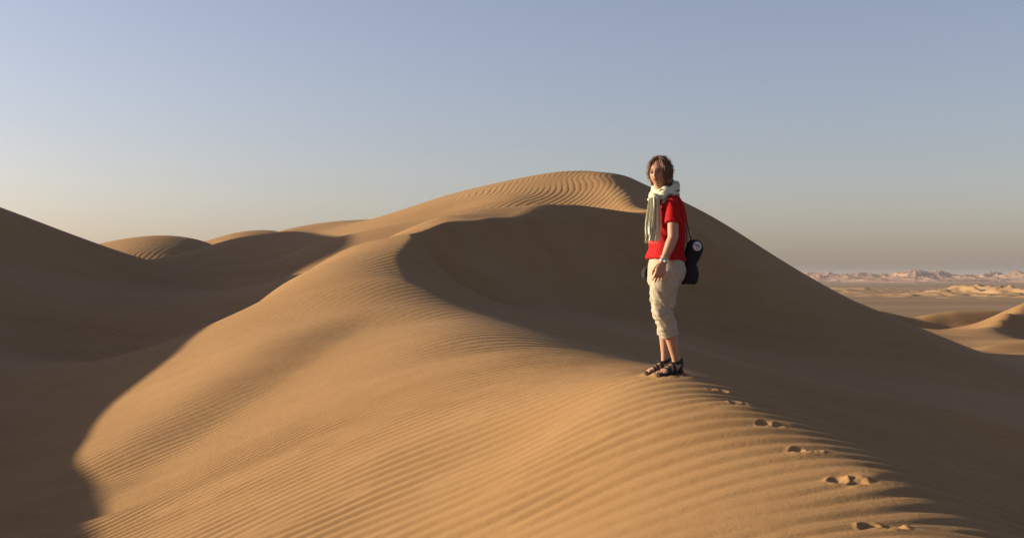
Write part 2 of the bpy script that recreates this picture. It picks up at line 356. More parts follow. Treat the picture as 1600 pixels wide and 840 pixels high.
# low golden dunes standing out on the plain
Mf = far_sand('far_dune_sand', (.26, .17, .09), (.30, .195, .105), (.32, .215, .125))
xa = np.arange(300, 1500, 4.0); ya = np.arange(1150, 3300, 7.0); XA, YA = np.meshgrid(xa, ya)
pxx = HX+XA/YA*F
hz = ridged(XA, YA*.5, 62, 3)-.50+.26*vnoise(XA, YA, 320, 2)
env = np.exp(-((YA-2050-250*vnoise(XA, YA, 500, 9))/480)**2)*sstep(380, 900, XA)*(1-sstep(1350, 1500, XA))+.35*np.exp(-((YA-1650)/130)**2)*sstep(420, 560, XA)
hz = np.maximum(hz*30*env-1.0, -1.5)
fd = grid_obj('distant_dunes', XA, YA, -25.3+hz, Mf); tag(fd, kind='structure')
# pale rose hills on the horizon
Mh = far_sand('far_hill_sand', (.26, .165, .11), (.31, .20, .135), (.34, .23, .165))
ang = np.linspace(math.atan((1100-HX)/F), math.atan((1900-HX)/F), 900); rad = np.linspace(6300, 10500, 190)
TA, RA = np.meshgrid(ang, rad); XA, YA = RA*np.sin(TA), RA*np.cos(TA); pxx = HX+np.tan(TA)*F
prof = np.interp(pxx, [1100, 1260, 1300, 1350, 1390, 1430, 1470, 1520, 1560, 1600, 1700, 1900], [.5, .62, .60, .55, .62, .95, .78, .70, .66, .62, .8, .6])
hz = ridged(XA, YA, 620, 21, 7)*165*prof*np.exp(-((RA-8300-400*vnoise(XA, YA, 1500, 4))/1150)**2)-14
hz = np.maximum(hz, -3)
hl = grid_obj('distant_hills', XA, YA, -25.3+hz, Mh); tag(hl, kind='structure')
# ------------------------------------------------------------------ materials for the figure
def simple_mat(name, colr, rough=.8, var=.12, scale=60, spec=.3, bump=0.0, bscale=200, sub=0.0):
    t = NT(name); co = t.n('ShaderNodeTexCoord').outputs['Object']
    nz = noise_node(t, co, scale, 4, .6)
    a = tuple(max(0, c*(1-var)) for c in colr); b_ = tuple(min(1, c*(1+var)) for c in colr)
    t.l(t.ramp(nz, [(.3, a), (.7, b_)]), t.b.inputs['Base Color'])
    t.b.inputs['Roughness'].default_value = rough; t.b.inputs['Specular IOR Level'].default_value = spec
    if sub: t.b.inputs['Subsurface Weight'].default_value = sub; t.b.inputs['Subsurface Scale'].default_value = .01; t.b.inputs['Subsurface Radius'].default_value = (1, .35, .2)
    if bump:
        bp = t.n('ShaderNodeBump'); bp.inputs['Distance'].default_value = bump
        t.l(noise_node(t, co, bscale, 3, .6), bp.inputs['Height']); t.l(bp.outputs[0], t.b.inputs['Normal'])
    return t.m
M_skin = simple_mat('skin', (.36, .19, .13), .6, .10, 30, .35, .0006, 300, .08)
M_lip = simple_mat('lip', (.33, .10, .085), .5)
M_eye = simple_mat('eye_white', (.22, .19, .17), .3, .02)
M_iris = simple_mat('iris', (.04, .05, .05), .2)
M_brow = simple_mat('brow_hair', (.06, .035, .018), .8)
M_red = simple_mat('red_cotton', (.32, .004, .007), .9, .16, 18, .2, .0015, 350)
M_khaki = simple_mat('pale_cotton', (.335, .295, .235), .95, .10, 14, .15, .0015, 240)
M_black = simple_mat('black_nylon', (.010, .010, .012), .75, .2, 80, .25, .001, 600)
M_strap = simple_mat('sandal_webbing', (.022, .020, .022), .8, .3, 90, .3, .001, 500)
M_sole = simple_mat('sandal_sole', (.03, .026, .025), .9, .2, 60, .2)
M_white = simple_mat('badge_white', (.55, .55, .66), .6, .03)
M_mark = simple_mat('badge_mark', (.05, .05, .10), .6, .03)
M_steel = simple_mat('watch_steel', (.45, .45, .46), .3, .1, 40, .5)
M_steel.node_tree.nodes['Principled BSDF'].inputs['Metallic'].default_value = .8
M_cream = simple_mat('cream_band', (.50, .45, .33), .7, .1)
M_rim = simple_mat('glasses_rim', (.05, .03, .03), .4)
def hair_mat():
    t = NT('brown_hair'); co = t.n('ShaderNodeTexCoord').outputs['Object']
    mp = t.n('ShaderNodeMapping'); mp.inputs['Scale'].default_value = (90, 90, 14); t.l(co, mp.inputs[0])
    nz = noise_node(t, mp.outputs[0], 1.0, 3, .6)
    t.l(t.ramp(nz, [(.3, (.055, .027, .012)), (.55, (.15, .075, .032)), (.75, (.24, .135, .062))]), t.b.inputs['Base Color'])
    t.b.inputs['Roughness'].default_value = .5; t.b.inputs['Specular IOR Level'].default_value = .4
    return t.m
M_hair = hair_mat()
def scarf_mat():
    t = NT('printed_scarf_cotton'); co = t.n('ShaderNodeTexCoord').outputs['Object']
    v = t.n('ShaderNodeTexVoronoi'); v.inputs['Scale'].default_value = 24; t.l(co, v.inputs['Vector'])
    nz = noise_node(t, co, 22, 4, .7)
    m_ = t.math('ADD', t.math('MULTIPLY', v.outputs['Distance'], .6), t.math('MULTIPLY', nz, .8))
    c = t.ramp(m_, [(.34, (.15, .22, .12)), (.44, (.28, .34, .22)), (.51, (.46, .465, .35)), (.8, (.50, .49, .385))])
    t.l(c, t.b.inputs['Base Color']); t.b.inputs['Roughness'].default_value = .95; t.b.inputs['Specular IOR Level'].default_value = .1
    return t.m
M_scarf = scarf_mat()
# ------------------------------------------------------------------ figure helpers
PY0 = 9.3
ROOT = Vector(P(1042, 583, PY0))
def Q(px, py, dy=0.0):
    """A landmark seen at photo pixel (px, py), dy metres nearer(-)/farther(+) than the figure's axis; in the figure's own frame."""
    return Vector(P(px, py, PY0+dy))-ROOT
def ground_z(x, y):
    X, Y = np.array([float(x)]), np.array([float(y)])
    return float(combine(fW(X, Y), fL(X, Y), fFAR(X, Y), X, Y)[0])
Z3 = Vector((0, 0, 1))
class Geo:
    def __init__(s): s.v = []; s.f = []
    def loft(s, st, seg=20, e=2.0, close=True):
        """Rings (centre, u*ra, v*rb[, exponent]) joined to one closed skin."""
        base = len(s.v)
        for k in st:
            c, u, v = k[:3]; ee = k[3] if len(k) > 3 else e
            for i in range(seg):
                a = 2*math.pi*i/seg; ca, sa = math.cos(a), math.sin(a)
                ca = math.copysign(abs(ca)**(2/ee), ca); sa = math.copysign(abs(sa)**(2/ee), sa)
                s.v.append(Vector(c)+u*ca+v*sa)
        for j in range(len(st)-1):
            for i in range(seg):
                a = base+j*seg+i; b = base+j*seg+(i+1) % seg
                s.f.append((a, b, b+seg, a+seg))
        if close:
            for j, rev in ((0, True), (len(st)-1, False)):
                s.v.append(Vector(st[j][0])); c = len(s.v)-1
                for i in range(seg):
                    a = base+j*seg+i; b = base+j*seg+(i+1) % seg
                    s.f.append((b, a, c) if rev else (a, b, c))
        return s
    def tube(s, pts, rad, seg=14, flat=None, up=None, cap=True):
        """Tube through points with a radius at each; rounded ends; flat = (axis, factor)."""
        pts = [Vector(p) for p in pts]; st = []
        n = len(pts)
        ref = Vector(up) if up else Vector((.3, -.9, .1))
        for i, p in enumerate(pts):
            t = (pts[min(i+1, n-1)]-pts[max(i-1, 0)]).normalized()
            u = (ref-t*ref.dot(t)).normalized(); v = t.cross(u)
            r_ = rad[i]; ra, rb = (r_ if isinstance(r_, tuple) else (r_, r_))
            if cap and i == 0:
                for q in (.95, .8, .5): st.append((p-t*min(ra, rb)*q*.9, u*ra*math.sqrt(1-q*q), v*rb*math.sqrt(1-q*q)))
            st.append((p, u*ra, v*rb))
            if cap and i == n-1:
                for q in (.5, .8, .95): st.append((p+t*min(ra, rb)*q*.9, u*ra*math.sqrt(1-q*q), v*rb*math.sqrt(1-q*q)))
        return s.loft(st, seg)
    def ball(s, c, rx, ry, rz, M=None, seg=20, rings=12):
        M = M or Matrix.Identity(3); c = Vector(c); base = len(s.v)
        for j in range(1, rings):
            a = math.pi*j/rings
            for i in range(seg):
                b = 2*math.pi*i/seg
                s.v.append(c+M@Vector((rx*math.sin(a)*math.cos(b), ry*math.sin(a)*math.sin(b), rz*math.cos(a))))
        for j in range(rings-2):
            for i in range(seg):
                a = base+j*seg+i; b = base+j*seg+(i+1) % seg; s.f.append((a, a+seg, b+seg, b))
        s.v.append(c+M@Vector((0, 0, rz))); t = len(s.v)-1; s.v.append(c+M@Vector((0, 0, -rz))); bt = len(s.v)-1
        for i in range(seg):
            s.f.append((base+i, base+(i+1) % seg, t)); q = base+(rings-2)*seg; s.f.append((q+(i+1) % seg, q+i, bt))
        return s
    def box(s, c, u, v, w_):
        b = len(s.v); c = Vector(c)
        for k in (-1, 1):
            for j in (-1, 1):
                for i in (-1, 1): s.v.append(c+u*i+v*j+w_*k)
        s.f += [tuple(b+q for q in f) for f in ((0,2,3,1),(4,5,7,6),(0,1,5,4),(2,6,7,3),(0,4,6,2),(1,3,7,5))]
        return s
    def obj(s, name, mat, parent, smooth=True): return mesh_obj(name, s.v, s.f, mat, parent, smooth)
def melt(name, geo, mat, parent, voxel, smooth=4, wrinkle=None, bevel=None):
    """Fuse the pieces of geo into one continuous skin."""
    o = mesh_obj(name, geo.v, geo.f, mat)
    md = o.modifiers.new('r', 'REMESH'); md.mode = 'VOXEL'; md.voxel_size = voxel; md.use_smooth_shade = True
    if smooth: sm = o.modifiers.new('s', 'SMOOTH'); sm.factor = .5; sm.iterations = smooth
    dg = bpy.context.evaluated_depsgraph_get(); dg.update()
    me = bpy.data.meshes.new_from_object(o.evaluated_get(dg)); old = o.data
    bpy.data.objects.remove(o); bpy.data.meshes.remove(old)
    n_ = len(me.vertices); co = np.empty(n_*3); me.vertices.foreach_get('co', co); co = co.reshape(-1, 3)
    no = np.empty(n_*3); me.vertices.foreach_get('normal', no); no = no.reshape(-1, 3)
    if wrinkle is not None:
        co = co+no*wrinkle(co)[:, None]; me.vertices.foreach_set('co', co.ravel())
    me.polygons.foreach_set('use_smooth', [True]*len(me.polygons)); me.update()
    me.name = name; me.materials.clear(); me.materials.append(mat)
    o = bpy.data.objects.new(name, me); col.objects.link(o); o.parent = parent
    return o
def v3(x, y, z, s, o):      # cheap 3-D noise from three 2-D slices
    return (vnoise(x+.7*z, y*1.0, s, o)+vnoise(y+.6*x, z, s, o+3)+vnoise(z-.5*y, x+.4*z, s, o+6))/1.8
fwd = Vector((-.906, -.42, 0)); lef = Vector((.42, -.906, 0))
person = bpy.data.objects.new('person', None); col.objects.link(person); person.location = ROOT
tag(person, 'woman in red t-shirt, pale scarf and cropped trousers standing on the dune ridge', 'person')
# ------------------------------------------------------------------ head
hf = Vector((-.47, -.883, 0)).normalized(); hl = Vector((.883, -.47, 0)).normalized()   # face direction, her left
HM = Matrix((hl, -hf, Z3)).transposed()       # local x = her left, local y = backwards, z = up
HM = HM@Matrix.Rotation(math.radians(-3), 3, 'X')
HC = Q(1030, 270.5, -.02)
def H(x, y, z): return HC+HM@Vector((x, y, z))
def head_geo():
    g = Geo(); seg, rings = 72, 56; base = 0
    for j in range(rings+1):
        a = math.pi*j/rings
        for i in range(seg):
            b = 2*math.pi*i/seg
            x = math.sin(a)*math.cos(b); y = math.sin(a)*math.sin(b); z = math.cos(a)
            X_ = .074*x; Y_ = .095*y; Z_ = .112*z
            # narrow towards the jaw, flat face, full back of the skull
            if z < 0:
                k = 1-.40*(-z)**1.4; X_ *= k
                Y_ *= (1-.15*(-z)) if y < 0 else (1-.55*(-z))
            if y < 0: Y_ *= .93
            fr_ = max(0, -y)                      # how much this point faces forward
            def bump(cx, cz, sx, sz, h): return h*math.exp(-((X_-cx)/sx)**2-((Z_-cz)/sz)**2)*(fr_**.7)
            d_ = 0
            d_ += bump(0, .018, .055, .014, .004)                       # brow
            d_ -= bump(.031, -.002, .018, .012, .011)+bump(-.031, -.002, .018, .012, .011)   # sockets
            nz_ = -.026; d_ += bump(0, nz_, .0125, .017, .020)+bump(0, -.008, .008, .022, .010)+bump(0, -.036, .019, .009, .008)
            d_ += bump(.040, -.028, .020, .018, .005)+bump(-.040, -.028, .020, .018, .005)    # cheeks
            d_ += bump(0, -.060, .026, .013, .006)                      # mouth mound
            d_ += bump(0, -.055, .020, .004, .003)+bump(0, -.066, .017, .005, .004)
            d_ -= bump(0, -.0605, .022, .0022, .004)+bump(0, -.077, .02, .006, .004)
            d_ += bump(0, -.092, .020, .014, .010)                      # chin
            g.v.append(H(X_, Y_-d_, Z_))
    for j in range(rings):
        for i in range(seg):
            p0 = j*seg+i; p1 = j*seg+(i+1) % seg; g.f.append((p0, p0+seg, p1+seg, p1))
    return g
body = head_geo()
# ears
for s_ in (-1, 1):
    body.ball(H(s_*.073, .008, -.012), .008, .017, .030, HM, 12, 8)
# neck and upper chest
body.tube([H(0, .022, -.06), H(0, .03, -.11), Q(1040, 308, 0), Q(1040, 326, 0)], [.052, .050, .058, .09], 20)
# trunk under the clothes keeps the figure one body
body.loft([(Q(1041, 310, 0), fwd*.05, lef*.08), (Q(1042, 325, 0), fwd*.09, lef*.14), (Q(1042, 350, 0), fwd*.10, lef*.15), (Q(1043, 385, 0), fwd*.09, lef*.125), (Q(1042, 420, 0), fwd*.10, lef*.145), (Q(1041, 432, 0), fwd*.08, lef*.13)], 24)
# left arm (towards the viewer)
SHL = Q(1052, 319, -.175); ELL = Q(1051.5, 371, -.235); WRL = Q(1036.5, 409, -.262)
def mix(a, b, t): return a*(1-t)+b*t
body.tube([SHL-Z3*.022, mix(SHL, ELL, .35), mix(SHL, ELL, .7), ELL, mix(ELL, WRL, .25), mix(ELL, WRL, .6), WRL, WRL+(WRL-ELL).normalized()*.015],
          [.040, .044, .042, .040, .041, .034, (.021, .028), (.018, .028)], 18, up=lef)
# right arm, hanging on the far side
SHR = Q(1028, 319, .175); ELR = Q(1038, 372, .24); WRR = Q(1034, 412, .21)
body.tube([SHR-Z3*.022, mix(SHR, ELR, .4), ELR, mix(ELR, WRR, .4), WRR], [.040, .043, .039, .037, .024], 16, up=lef)
def hand(g, wr, down, front, out, sgn=1):
    """A relaxed hand: wrist, direction of the fingers, thumb side, back of the hand."""
    down = down.normalized(); front = (front-down*front.dot(down)).normalized(); out = down.cross(front)*sgn
    W_ = lambda d_, f_, o_: wr+down*d_+front*f_+out*o_
    g.loft([(W_(-.012, 0, 0), front*.026, out*.018), (W_(.018, .002, .001), front*.034, out*.017), (W_(.05, .002, .003), front*.041, out*.0155), (W_(.082, 0, .002), front*.041, out*.0135), (W_(.096, -.001, 0), front*.036, out*.010)], 18, 2.5)
    for k, (f_, L_, c_) in enumerate(((.031, .068, .10), (.0105, .077, .16), (-.0105, .071, .24), (-.031, .056, .34))):
        b0 = W_(.085-.004*abs(k-1), f_, 0); d_ = down.copy(); pts = [b0]; rot = 0
        spread = front*(.10*(1.2-k))
        for q, seg_ in enumerate((.46, .31, .23)):
            rot += c_+.10*q
            dirn = (down*math.cos(rot)+(-out)*math.sin(rot)+spread*.6).normalized()
            pts.append(pts[-1]+dirn*L_*seg_)
        r0 = .0092-.0007*abs(k-1)
        g.tube(pts, [r0, r0*.97, r0*.9, r0*.78], 10)
    t0 = W_(.020, .030, -.004)
    g.tube([t0, W_(.050, .046, -.012), W_(.078, .050, -.020), W_(.100, .046, -.026)], [.014, .0125, .0105, .0085], 10)
hand(body, WRL+(WRL-ELL).normalized()*.012, Vector((-.30, -.05, -1)), Vector((-1, -.25, 0)), lef, -1)
hand(body, WRR, Vector((-.1, 0, -1)), Vector((-1, .2, 0)), -lef, 1)
# legs and feet
def foot_frame(px, py, dy, yaw):
    c = Q(px, py, dy); wld = c+ROOT; c.z = ground_z(wld.x, wld.y)-ROOT.z-.008
    f_ = Vector((-math.cos(math.radians(yaw)), -math.sin(math.radians(yaw)), 0)); l_ = Z3.cross(f_)
    # lie along the slope
    e_ = .12; zf_ = ground_z(wld.x+f_.x*e_, wld.y+f_.y*e_); zb_ = ground_z(wld.x-f_.x*e_, wld.y-f_.y*e_)
    zl_ = ground_z(wld.x+l_.x*.05, wld.y+l_.y*.05); zr_ = ground_z(wld.x-l_.x*.05, wld.y-l_.y*.05)
    f2 = Vector((f_.x, f_.y, (zf_-zb_)/(2*e_))).normalized(); l2 = Vector((l_.x, l_.y, (zl_-zr_)/.1*.6)).normalized(); n_ = f2.cross(l2).normalized()
    if n_.z < 0: n_ = -n_
    return c, f2, l2, n_
FL = foot_frame(1049, 583, -.06, 42)    # near (left) foot
FR = foot_frame(1031.5, 577.5, .11, 32)     # far (right) foot
SOLE = .026
def FP(F_, f_, l_, u_): return F_[0]+F_[1]*f_+F_[2]*l_+F_[3]*(u_+SOLE-.004)
def foot(g, F_, inner):
    st = []
    for f_, wd, ht, lo in ((-.118, .018, .022, .030), (-.105, .028, .036, .036), (-.08, .032, .048, .048), (-.05, .031, .052, .052), (-.015, .031, .042, .042), (.025, .035, .033, .033), (.065, .041, .025, .025), (.09, .043, .018, .018), (.108, .040, .013, .013)):
        st.append((FP(F_, f_, inner*.004*(f_/.1), lo*.92), F_[2]*wd, F_[3]*ht*.95, 2.2))
    g.loft(st, 20)
    for k in range(5):
        l_ = inner*(.032-.0165*k); L_ = (.036, .034, .029, .024, .018)[k]; r_ = (.0125, .0092, .0087, .0083, .0080)[k]
        b_ = .100-(0, .001, .006, .013, .022)[k]
        g.tube([FP(F_, b_-.012, l_, .013), FP(F_, b_+L_*.45, l_*1.04, .016), FP(F_, b_+L_*.85, l_*1.05, .011)], [r_, r_, r_*.9], 10)
def leg(g, hip, knee, F_):
    an = FP(F_, -.062, 0, .085); kn = Vector(knee); hp = Vector(hip); cf = -F_[1]
    cal = mix(kn, an, .32)+cf*.014
    g.tube([hp, mix(hp, kn, .5), kn+F_[1]*.006, mix(kn, an, .14), cal, mix(kn, an, .6)+cf*.006, mix(kn, an, .85), an, FP(F_, -.068, 0, .045)],
           [.085, .068, .054, .050, (.052, .056), .043, .032, (.030, .036), (.028, .036)], 18, up=F_[2])
    for s_ in (-1, 1): g.ball(an+F_[2]*s_*.028-Z3*.004, .011, .011, .013)
    return an
HIPL = Q(1045, 425, -.085); HIPR = Q(1036, 425, .085)
KNL = Q(1038, 492, -.085); KNR = Q(1036, 490, .10)
ANL = leg(body, HIPL, KNL, FL); ANR = leg(body, HIPR, KNR, FR)
foot(body, FL, -1); foot(body, FR, 1)
skin = melt('body', body, M_skin, person, .0046, 3)
# eyes, brows, lips
for s_ in (-1, 1):
    g = Geo().ball(H(s_*.031, -.0755, -.002), .0115, .0105, .0105, HM, 14, 10); e = g.obj('eye', M_eye, person)
    Geo().ball(H(s_*.031-.001, -.0848, -.002), .0052, .0022, .0052, HM, 12, 8).obj('iris', M_iris, e)
    g = Geo().tube([H(s_*.014, -.0915, .016), H(s_*.030, -.0905, .0215), H(s_*.047, -.080, .016)], [.0022, .0032, .0014], 8); g.obj('eyebrow', M_brow, person)
    for z_, yy_ in ((.0055, -.0862), (-.0085, -.0845)):
        pass
g = Geo(); g.tube([H(-.0235, -.0860, -.0590), H(-.011, -.0955, -.0565), H(0, -.0975, -.0575), H(.011, -.0955, -.0565), H(.0235, -.0860, -.0590)], [.0016, .0034, .0030, .0034, .0016], 10)
g.tube([H(-.0215, -.0860, -.0610), H(-.011, -.0945, -.0650), H(0, -.0965, -.0665), H(.011, -.0945, -.0650), H(.0215, -.0860, -.0610)], [.0016, .0038, .0046, .0038, .0016], 10)
g.obj('lips', M_lip, person)
# thin glasses
g = Geo()
for s_ in (-1, 1):
    ring = []
    for i in range(21):
        a = 2*math.pi*i/20; ring.append(H(s_*.031+.022*math.cos(a), -.0985+.010*abs(s_*.031+.022*math.cos(a))**1.5*8, -.004+.0145*math.sin(a)))
    g.tube(ring, [.0012]*21, 6, cap=False)
    g.tube([H(s_*.053, -.092, .0), H(s_*.070, -.06, .003), H(s_*.077, .0, .0)], [.0012]*3, 6)
g.tube([H(-.009, -.0985, .0), H(0, -.1005, .003), H(.009, -.0985, .0)], [.0013]*3, 6)
g.obj('glasses', M_rim, person)
# ------------------------------------------------------------------ hair: a wind-blown bob
rnd = random.Random(11)
hg = Geo()
# under-layer that hugs the skull
for (x_, y_, z_, a_, b_, c_) in ((0, .026, .034, .083, .094, .090), (.004, .052, -.02, .086, .074, .088), (.058, .030, -.035, .030, .055, .070), (-.060, .020, -.030, .024, .050, .065)):
    hg.ball(H(x_, y_, z_), a_, b_, c_, HM, 20, 14)
def hair_cut(co): return .006*v3(co[:, 0], co[:, 1], co[:, 2], .02, 4)+.004*v3(co[:, 0], co[:, 1], co[:, 2], .009, 9)
hair = melt('hair', hg, M_hair, person, .005, 2, hair_cut)
sg = Geo()
def strand(g, x0, ang, L_, out_, wind, wd):
    """One lock: starts at the parting, follows the skull round and hangs to jaw length."""
    pts = []; n_ = 9; ph_ = rnd.uniform(0, 6.28)
    for i in range(n_):
        t = i/(n_-1); lat = t*L_
        # lat: polar angle from the crown
        rx, ry, rz = .083+out_, .103+out_, .108+out_
        if lat < 1.55:
            p = (rx*math.sin(lat)*math.cos(ang), .012+ry*math.sin(lat)*math.sin(ang), .012+rz*math.cos(lat))
        else:
            e_ = lat-1.55
            p = (rx*math.cos(ang)*(1-.18*e_), .012+ry*math.sin(ang)*(1-.18*e_), .012-.112*e_)
        q = H(*p)+wind*(t**2.2)+Vector((rnd.gauss(0, 1), rnd.gauss(0, 1), rnd.gauss(0, 1)))*.0022*t*2
        pts.append(q+hl*x0*(1-t)**3+hl*math.sin(t*7+ph_)*.0035*t+Z3*math.cos(t*6+ph_)*.002*t)
    c0 = H(0, .01, 0); base = len(g.v)
    for i, q in enumerate(pts):
        t = i/(n_-1); w_ = wd*(math.sin(math.pi*min(1, t*.8+.22))**.7)*(1-.75*max(0, t-.75)*4)
        tg = (pts[min(i+1, n_-1)]-pts[max(i-1, 0)]).normalized(); nn = (q-c0).normalized(); sd_ = tg.cross(nn).normalized()
        g.v += [q-sd_*w_, q+nn*w_*.55, q+sd_*w_, q-nn*w_*.35]
    for i in range(n_-1):
        for k in range(4):
            a = base+i*4+k; b = base+i*4+(k+1) % 4; g.f.append((a, b, b+4, a+4))
    g.f.append((base+3, base+2, base+1, base)); e_ = base+(n_-1)*4; g.f.append((e_, e_+1, e_+2, e_+3))
for i in range(760):
    ang = rnd.uniform(0, 2*math.pi)
    face = math.exp(-((math.atan2(math.sin(ang+math.pi/2), math.cos(ang+math.pi/2)))/.62)**2)   # 1 straight ahead
    L_ = rnd.uniform(1.75, 2.38)*(1-face)+rnd.uniform(.30, .46)*face
    wind = Vector((rnd.gauss(.006, .012), rnd.gauss(0, .010), rnd.gauss(.002, .009)))
    strand(sg, rnd.gauss(-.012, .012), ang, L_, rnd.uniform(-.004, .013)+.006*max(0, math.sin(ang)), wind, rnd.uniform(.0022, .0048))
# locks swept along both cheeks
for i in range(46):
    s_ = -1 if i % 2 else 1
    ang = -math.pi/2+s_*rnd.uniform(.85, 1.25)
    strand(sg, s_*.01, ang, rnd.uniform(2.0, 2.45), rnd.uniform(0, .010), Vector((rnd.gauss(0, .005), rnd.gauss(0, .004), 0))+hl*s_*.004, rnd.uniform(.003, .0055))
# tufts lifted by the wind on the crown and at the back
for i in range(110):
    a_ = rnd.uniform(.05, 1.5); ang = rnd.uniform(-.5, 2.9)
    st_ = H(.08*math.sin(a_)*math.cos(ang), .012+.10*math.sin(a_)*math.sin(ang), .015+.105*math.cos(a_))
    nn = (st_-H(0, .01, 0)).normalized(); dr = (nn*.6+hl*rnd.uniform(-.2, .9)+Vector((.2, .1, .1))*rnd.random()).normalized()
    L_ = rnd.uniform(.014, .040)
    sg.tube([st_-nn*.01, st_+nn*.006+dr*L_*.5, st_+dr*L_+Vector((.006, 0, -.004))], [.0028, .0020, .0005], 5)
locks = sg.obj('hair_locks', M_hair, hair)
# ------------------------------------------------------------------ t-shirt
g = Geo()
sh = [(302, 1042, .055, .085), (308, 1042, .075, .130), (316, 1042, .105, .168), (330, 1042, .122, .178), (350, 1042, .128, .172), (368, 1042, .122, .160), (386, 1041, .124, .160), (400, 1040.5, .137, .174), (406, 1040, .140, .180)]
g.loft([(Q(x_, y_, 0), fwd*a_+Z3*(.014 if y_ > 395 else 0), lef*b_) for (y_, x_, a_, b_) in sh], 32, 2.2)
for (A_, B_) in ((SHL, ELL), (SHR, ELR)):
    inn = mix(A_, Q(1042, 318, 0), .35)
    A_ = A_-Z3*.012
    g.tube([inn, mix(inn, A_, .6)+Z3*.004, A_, mix(A_, B_, .25), mix(A_, B_, .54)], [.040, .054, .057, .058, .062], 20, up=lef, cap=False)
def shirt_w(co):
    x, y, z = co.T; zz = np.clip((z-.86)/.5, 0, 1)
    side = x*fwd.x+y*fwd.y
    f1 = .010*np.sin((z*34+side*22+2*v3(x, y, z, .12, 2)))*(1-zz)*.8
    f2 = .012*v3(x, y, z, .07, 5)+.004*v3(x, y, z, .028, 8)
    return f1*.6+f2*.8
shirt = melt('t_shirt', g, M_red, person, .0065, 3, shirt_w)
# ------------------------------------------------------------------ cropped trousers
g = Geo()
g.loft([(Q(1041, 399, 0), fwd*.108, lef*.148), (Q(1041, 408, 0), fwd*.121, lef*.160), (Q(1041, 422, 0), fwd*.134, lef*.175), (Q(1039.5, 436, 0), fwd*.128, lef*.168), (Q(1038, 446, 0), fwd*.11, lef*.14)], 32, 2.3)
CFL = mix(KNL, ANL, .43)+Vector((.004, 0, 0)); CFR = mix(KNR, ANR, .42)+Vector((.012, 0, 0))
g.tube([HIPL, Q(1037.5, 455, -.085), KNL+fwd*.006, mix(KNL, CFL, .5), CFL], [(.098, .122), (.086, .104), (.069, .078), (.057, .065), (.056, .062)], 24, up=lef, cap=False)
g.tube([HIPR, Q(1035, 455, .085), KNR+fwd*.012, mix(KNR, CFR, .5), CFR], [(.098, .120), (.088, .104), (.072, .080), (.057, .065), (.054, .060)], 24, up=lef, cap=False)
def trouser_w(co):
    x, y, z = co.T; k = np.exp(-((z-.47)/.16)**2)
    a = np.sin(z*150+x*35+5*v3(x, y, z, .07, 3))*.0045*k
    return a*.8+.010*v3(x, y, z, .085, 6)*(.5+k)+.005*v3(x, y, z, .03, 2)*(.35+k)
trousers = melt('trousers', g, M_khaki, person, .0062, 2, trouser_w)
for (C_, A_, nm) in ((CFL, ANL, 'l'), (CFR, ANR, 'r')):     # turned hems
    t_ = (A_-C_).normalized(); u_ = lef; v_ = t_.cross(u_).normalized(); u_ = v_.cross(t_)
    a_, b_ = ((.063, .070) if nm == 'l' else (.059, .066))
    Geo().loft([(C_-t_*.016, u_*(a_-.006), v_*(b_-.006)), (C_-t_*.014, u_*a_, v_*b_), (C_+t_*.010, u_*(a_+.001), v_*(b_+.001)), (C_+t_*.012, u_*(a_-.008), v_*(b_-.008))], 28).obj('turned_hem', M_khaki, trousers)
# side pocket seam
g = Geo(); g.tube([Q(1056, 414, -.172), Q(1058, 421, -.160), Q(1061, 432, -.13)], [.0022, .0028, .0022], 6); g.obj('pocket_seam', M_khaki, trousers)
